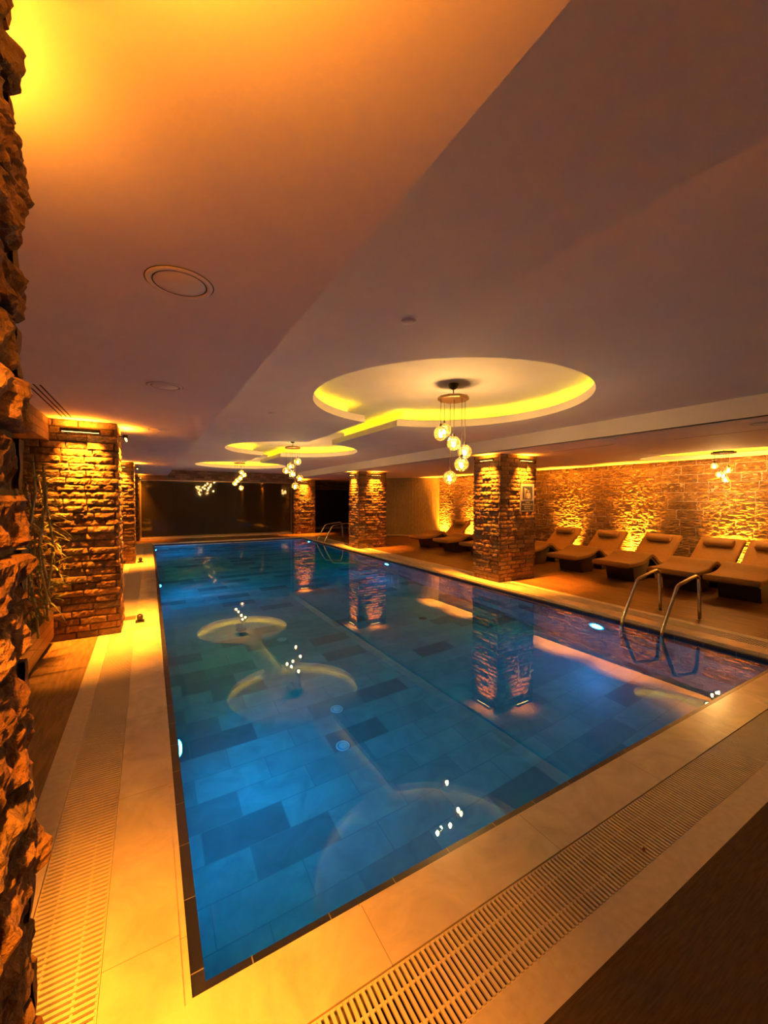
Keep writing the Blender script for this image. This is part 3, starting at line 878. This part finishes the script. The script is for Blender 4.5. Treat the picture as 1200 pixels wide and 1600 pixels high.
for i, (txt, sz) in enumerate((('PLEASE', .034), ('SHOWER BEFORE', .034), ('ENTERING', .034), ('THE POOL', .034))):
    cu = bpy.data.curves.new('lettering', 'FONT'); cu.body = txt; cu.size = sz*1.12; cu.align_x = 'CENTER'; cu.extrude = .0008
    tmp = bpy.data.objects.new('lettering', cu); C.objects.link(tmp)
    bpy.context.view_layer.update()
    me = bpy.data.meshes.new_from_object(tmp)
    bpy.data.objects.remove(tmp)
    me.materials.append(M['signprint'])
    o = bpy.data.objects.new('lettering', me); C.objects.link(o); o.parent = th
    o.rotation_euler = (pi/2, 0, 0); o.location = (0, -.0055, -.105 - i*.042)

# ------------------------------------------------------------------ ceiling fittings
def round_fit(name, x, y, z, r, label, cat, group, inner=.82):
    th = thing(name, label, cat, (x, y, z), 0, group)
    MB().lathe([(r*inner, -.001), (r*inner+.004, -.007), (r*.97, -.008), (r, -.001)], n=40).build('rim', M['plaster'], th)
    MB().lathe([(.001, -.0045), (r*inner-.006, -.0045), (r*inner-.004, -.001)], n=40).build('cover', M['plaster'], th)
    MB().lathe([(r, -.0015), (r+.0035, -.0015)], n=40).build('seam', M['slot'], th)
    MB().lathe([(r*inner-.005, -.0048), (r*inner-.001, -.0048)], n=40).build('seam', M['slot'], th)
    return th
for x, y, lb in ((.12, 1.83, 'large flush round ceiling speaker nearest, over the left walkway'),
                 (.12, 3.55, 'flush round ceiling speaker second along the left walkway'),
                 (.11, 5.82, 'flush round ceiling speaker above the broad left column end of walkway'),
                 (.12, 8.5, 'flush round ceiling speaker past the broad left column'),
                 (.12, 10.6, 'flush round ceiling speaker farthest along the left walkway')):
    round_fit('ceiling_speaker', x, y, ZL, .122, lb, 'ceiling speaker', 'flush round speakers in the left ceiling')
for x, y, lb in ((5.72, 3.36, 'flush round ceiling speaker in right ceiling near the fascia'),
                 (6.0, 1.80, 'flush round ceiling speaker in right ceiling at the picture edge'),
                 (8.0, 5.6, 'small flush round ceiling speaker above the loungers')):
    round_fit('ceiling_speaker', x, y, ZL, .10, lb, 'ceiling speaker', 'flush round speakers in the right ceiling')
for x, y, z, lb in ((1.38, 2.07, ZH, 'small round ceiling detector left of the nearest round recess'),
                    (1.36, 5.15, ZH, 'small round ceiling detector between first and second recess'),
                    (1.35, 7.6, ZH, 'small round ceiling detector beside the middle recess')):
    th = thing('smoke_detector', lb, 'smoke detector', (x, y, z), 0, 'small ceiling detectors')
    MB().lathe([(.001,-.010),(.03,-.010),(.038,-.006),(.040,-.001)], n=24).build('cover', M['plaster'], th)
    MB().lathe([(.040,-.001),(.046,-.001),(.046,-.004),(.040,-.004)], n=24).build('base_ring', M['plaster'], th)
def slots(x, y0, y1, n, gap, label, wd=.014):
    th = thing('slot_diffuser', label, 'air diffuser', (x, (y0+y1)/2, ZL))
    h = (y1-y0)/2
    mb = MB()
    for k in range(n):
        c = (k-(n-1)/2)*gap
        mb.box((c-wd/2, -h, -.002), (c+wd/2, h, .001))
    mb.build('slots', M['slot'], th)
    MB().box((-(n*gap)/2-.01, -h-.015, -.0012), ((n*gap)/2+.01, h+.015, .001)).build('panel', M['plaster'], th)
slots(-.745, 4.0, 5.46, 3, .040, 'three slot air diffuser in left ceiling before the broad column')
slots(6.33, 3.66, 4.98, 1, .03, 'single slot air diffuser in right ceiling by the sign column')
slots(6.50, 1.85, 2.9, 1, .03, 'single slot air diffuser in right ceiling toward the picture edge')

# ------------------------------------------------------------------ planter with artificial plants
th = thing('planter_box', 'long wooden planter box along the left wall before the broad column', 'planter', (-1.06, 3.4, 0))
MB().box((-.13, -2.2, .07), (.14, 2.2, .36)).build('box', M['planter'], th)
MB().box((-.13, -2.2, 0), (.10, 2.2, .07)).build('plinth', M['slot'], th)
mb = MB()
def leaf_blade(mb, p, dr, L, wd, droop):
    dr = dr.normalized(); side = dr.cross(Vector((0,0,1)))
    if side.length < .05: side = Vector((1,0,0))
    side.normalize()
    n = 4; vs = []
    for i in range(n+1):
        t_ = i/n
        c = p + dr*(L*t_) + Vector((0,0,-droop*L*t_*t_))
        ww = wd*(.25+1.5*t_ if t_ < .35 else max(.04, 1.18*(1-t_)))*.5
        vs += [c - side*ww + Vector((0,0,.12*ww)), c, c + side*ww + Vector((0,0,.12*ww))]
    fs = []
    for i in range(n):
        for k in range(2): fs.append((3*i+k, 3*i+k+1, 3*i+k+4, 3*i+k+3))
    mb.add(vs, fs, True)
rp = random.Random(5)
for idx, (y, hgt, lb) in enumerate(((5.15, 2.1, 'tall artificial cane plant against the broad brick column'),
                                    (4.45, 1.9, 'tall artificial cane plant in the planter, nearer the rubble pillar'),
                                    (3.5, 1.8, 'artificial cane plant in the planter hidden behind the rubble pillar'))):
    pl = thing('cane_plant', lb, 'plant', (-.96, y, .362), 0, 'artificial plants in the planter')
    fol = MB(); st = MB(); fl_ = MB()
    for s in range(5):
        bx, by = rp.uniform(-.07, .09), rp.uniform(-.25, .25)
        hh = hgt - .34 - rp.uniform(0, .5)
        pts = [(bx + .03*sin(k*1.3+s), by + .03*cos(k+s), hh*k/6) for k in range(7)]
        st.tube(pts, .011, 7)
        for z in [hh*q/22 for q in range(3, 23)]:
            k = min(5, int(z/hh*6)); f_ = z/hh*6-k
            p = Vector(pts[k]).lerp(Vector(pts[k+1]), f_)
            if rp.random() < .12: continue
            for q in range(rp.randint(2, 4)):
                a = rp.uniform(-pi*.7, pi*.7)
                dr = Vector((cos(a), sin(a), rp.uniform(-.2, .7)))
                leaf_blade(fol, p, dr, rp.uniform(.14, .30)*(1.0 if cos(a) > -.3 else .4), rp.uniform(.018, .034), rp.uniform(.1, .7))
    st.build('stem', M['cane'], pl)
    tag(fol.build('foliage', M['leaf'], pl, fix=False))
    if idx == 0:
        for q in range(7):
            c = (rp.uniform(.15,.22), rp.uniform(-.12,.02), .50+rp.uniform(0,.10))
            for k in range(5):
                a = 2*pi*k/5
                leaf_blade(fl_, Vector(c), Vector((.3, cos(a), sin(a))), .022, .02, .1)
        fl_.build('flower', M['flower'], pl, fix=False)

# ------------------------------------------------------------------ small things on the floor
def floor_box(x, y, label, s=.09, h=.05, mat='blackmetal'):
    th = thing('deck_spotlight', label, 'spotlight', (x, y, 0))
    MB().box((-s/2, -s/2, 0), (s/2, s/2, h*.25)).build('base', M[mat], th)
    MB().tube([(0, -s*.3, h*.7), (0, s*.35, h*.9)], [s*.32, s*.36], 14).build('head', M[mat], th)
floor_box(-.20, 11.6, 'small black spotlight on walkway beside the second left column', .12, .09)
floor_box(-.12, 6.02, 'small dark spotlight on walkway beside the broad left column', .10, .07)
th = thing('floor_hatch', 'square reddish drain hatch beside base of broad left column', 'drain hatch', (-.235, 6.26, .0))
MB().box((-.06,-.09,0), (.06,.09,.004)).build('cover', M['planter'], th)
MB().box((-.066,-.096,0), (.066,.096,.002)).build('frame', M['frame'], th)
lf = MB(); leaf_blade(lf, Vector((1.915, .93, .002)), Vector((1, .5, .02)), .035, .02, .0)
tag(lf.build('fallen_leaf', M['speck'], fix=False), 'tiny reddish dry leaf lying on the near drain grate', 'leaf')
for x, y, lb in ((1.75, 4.0, 'round white inlet fitting on pool floor below the middle recess reflection'),
                 (1.58, 3.46, 'round inlet fitting on a dark pool floor tile'),
                 (1.71, 5.98, 'round inlet fitting on pool floor farther out on the left'),
                 (4.1, 5.66, 'dark floor drain on pool floor toward the sign column')):
    th = thing('pool_floor_inlet', lb, 'pool inlet', (x, y, ZP), 0, None)
    MB().lathe([(.07,0),(.07,.006),(.055,.012),(.05,.006)], n=24).build('rim', M['rim' if x < 4 else 'channel'], th)
    MB().lathe([(.001,.012),(.02,.012),(.045,.006)], n=20).build('cap', M['rim' if x < 4 else 'channel'], th)
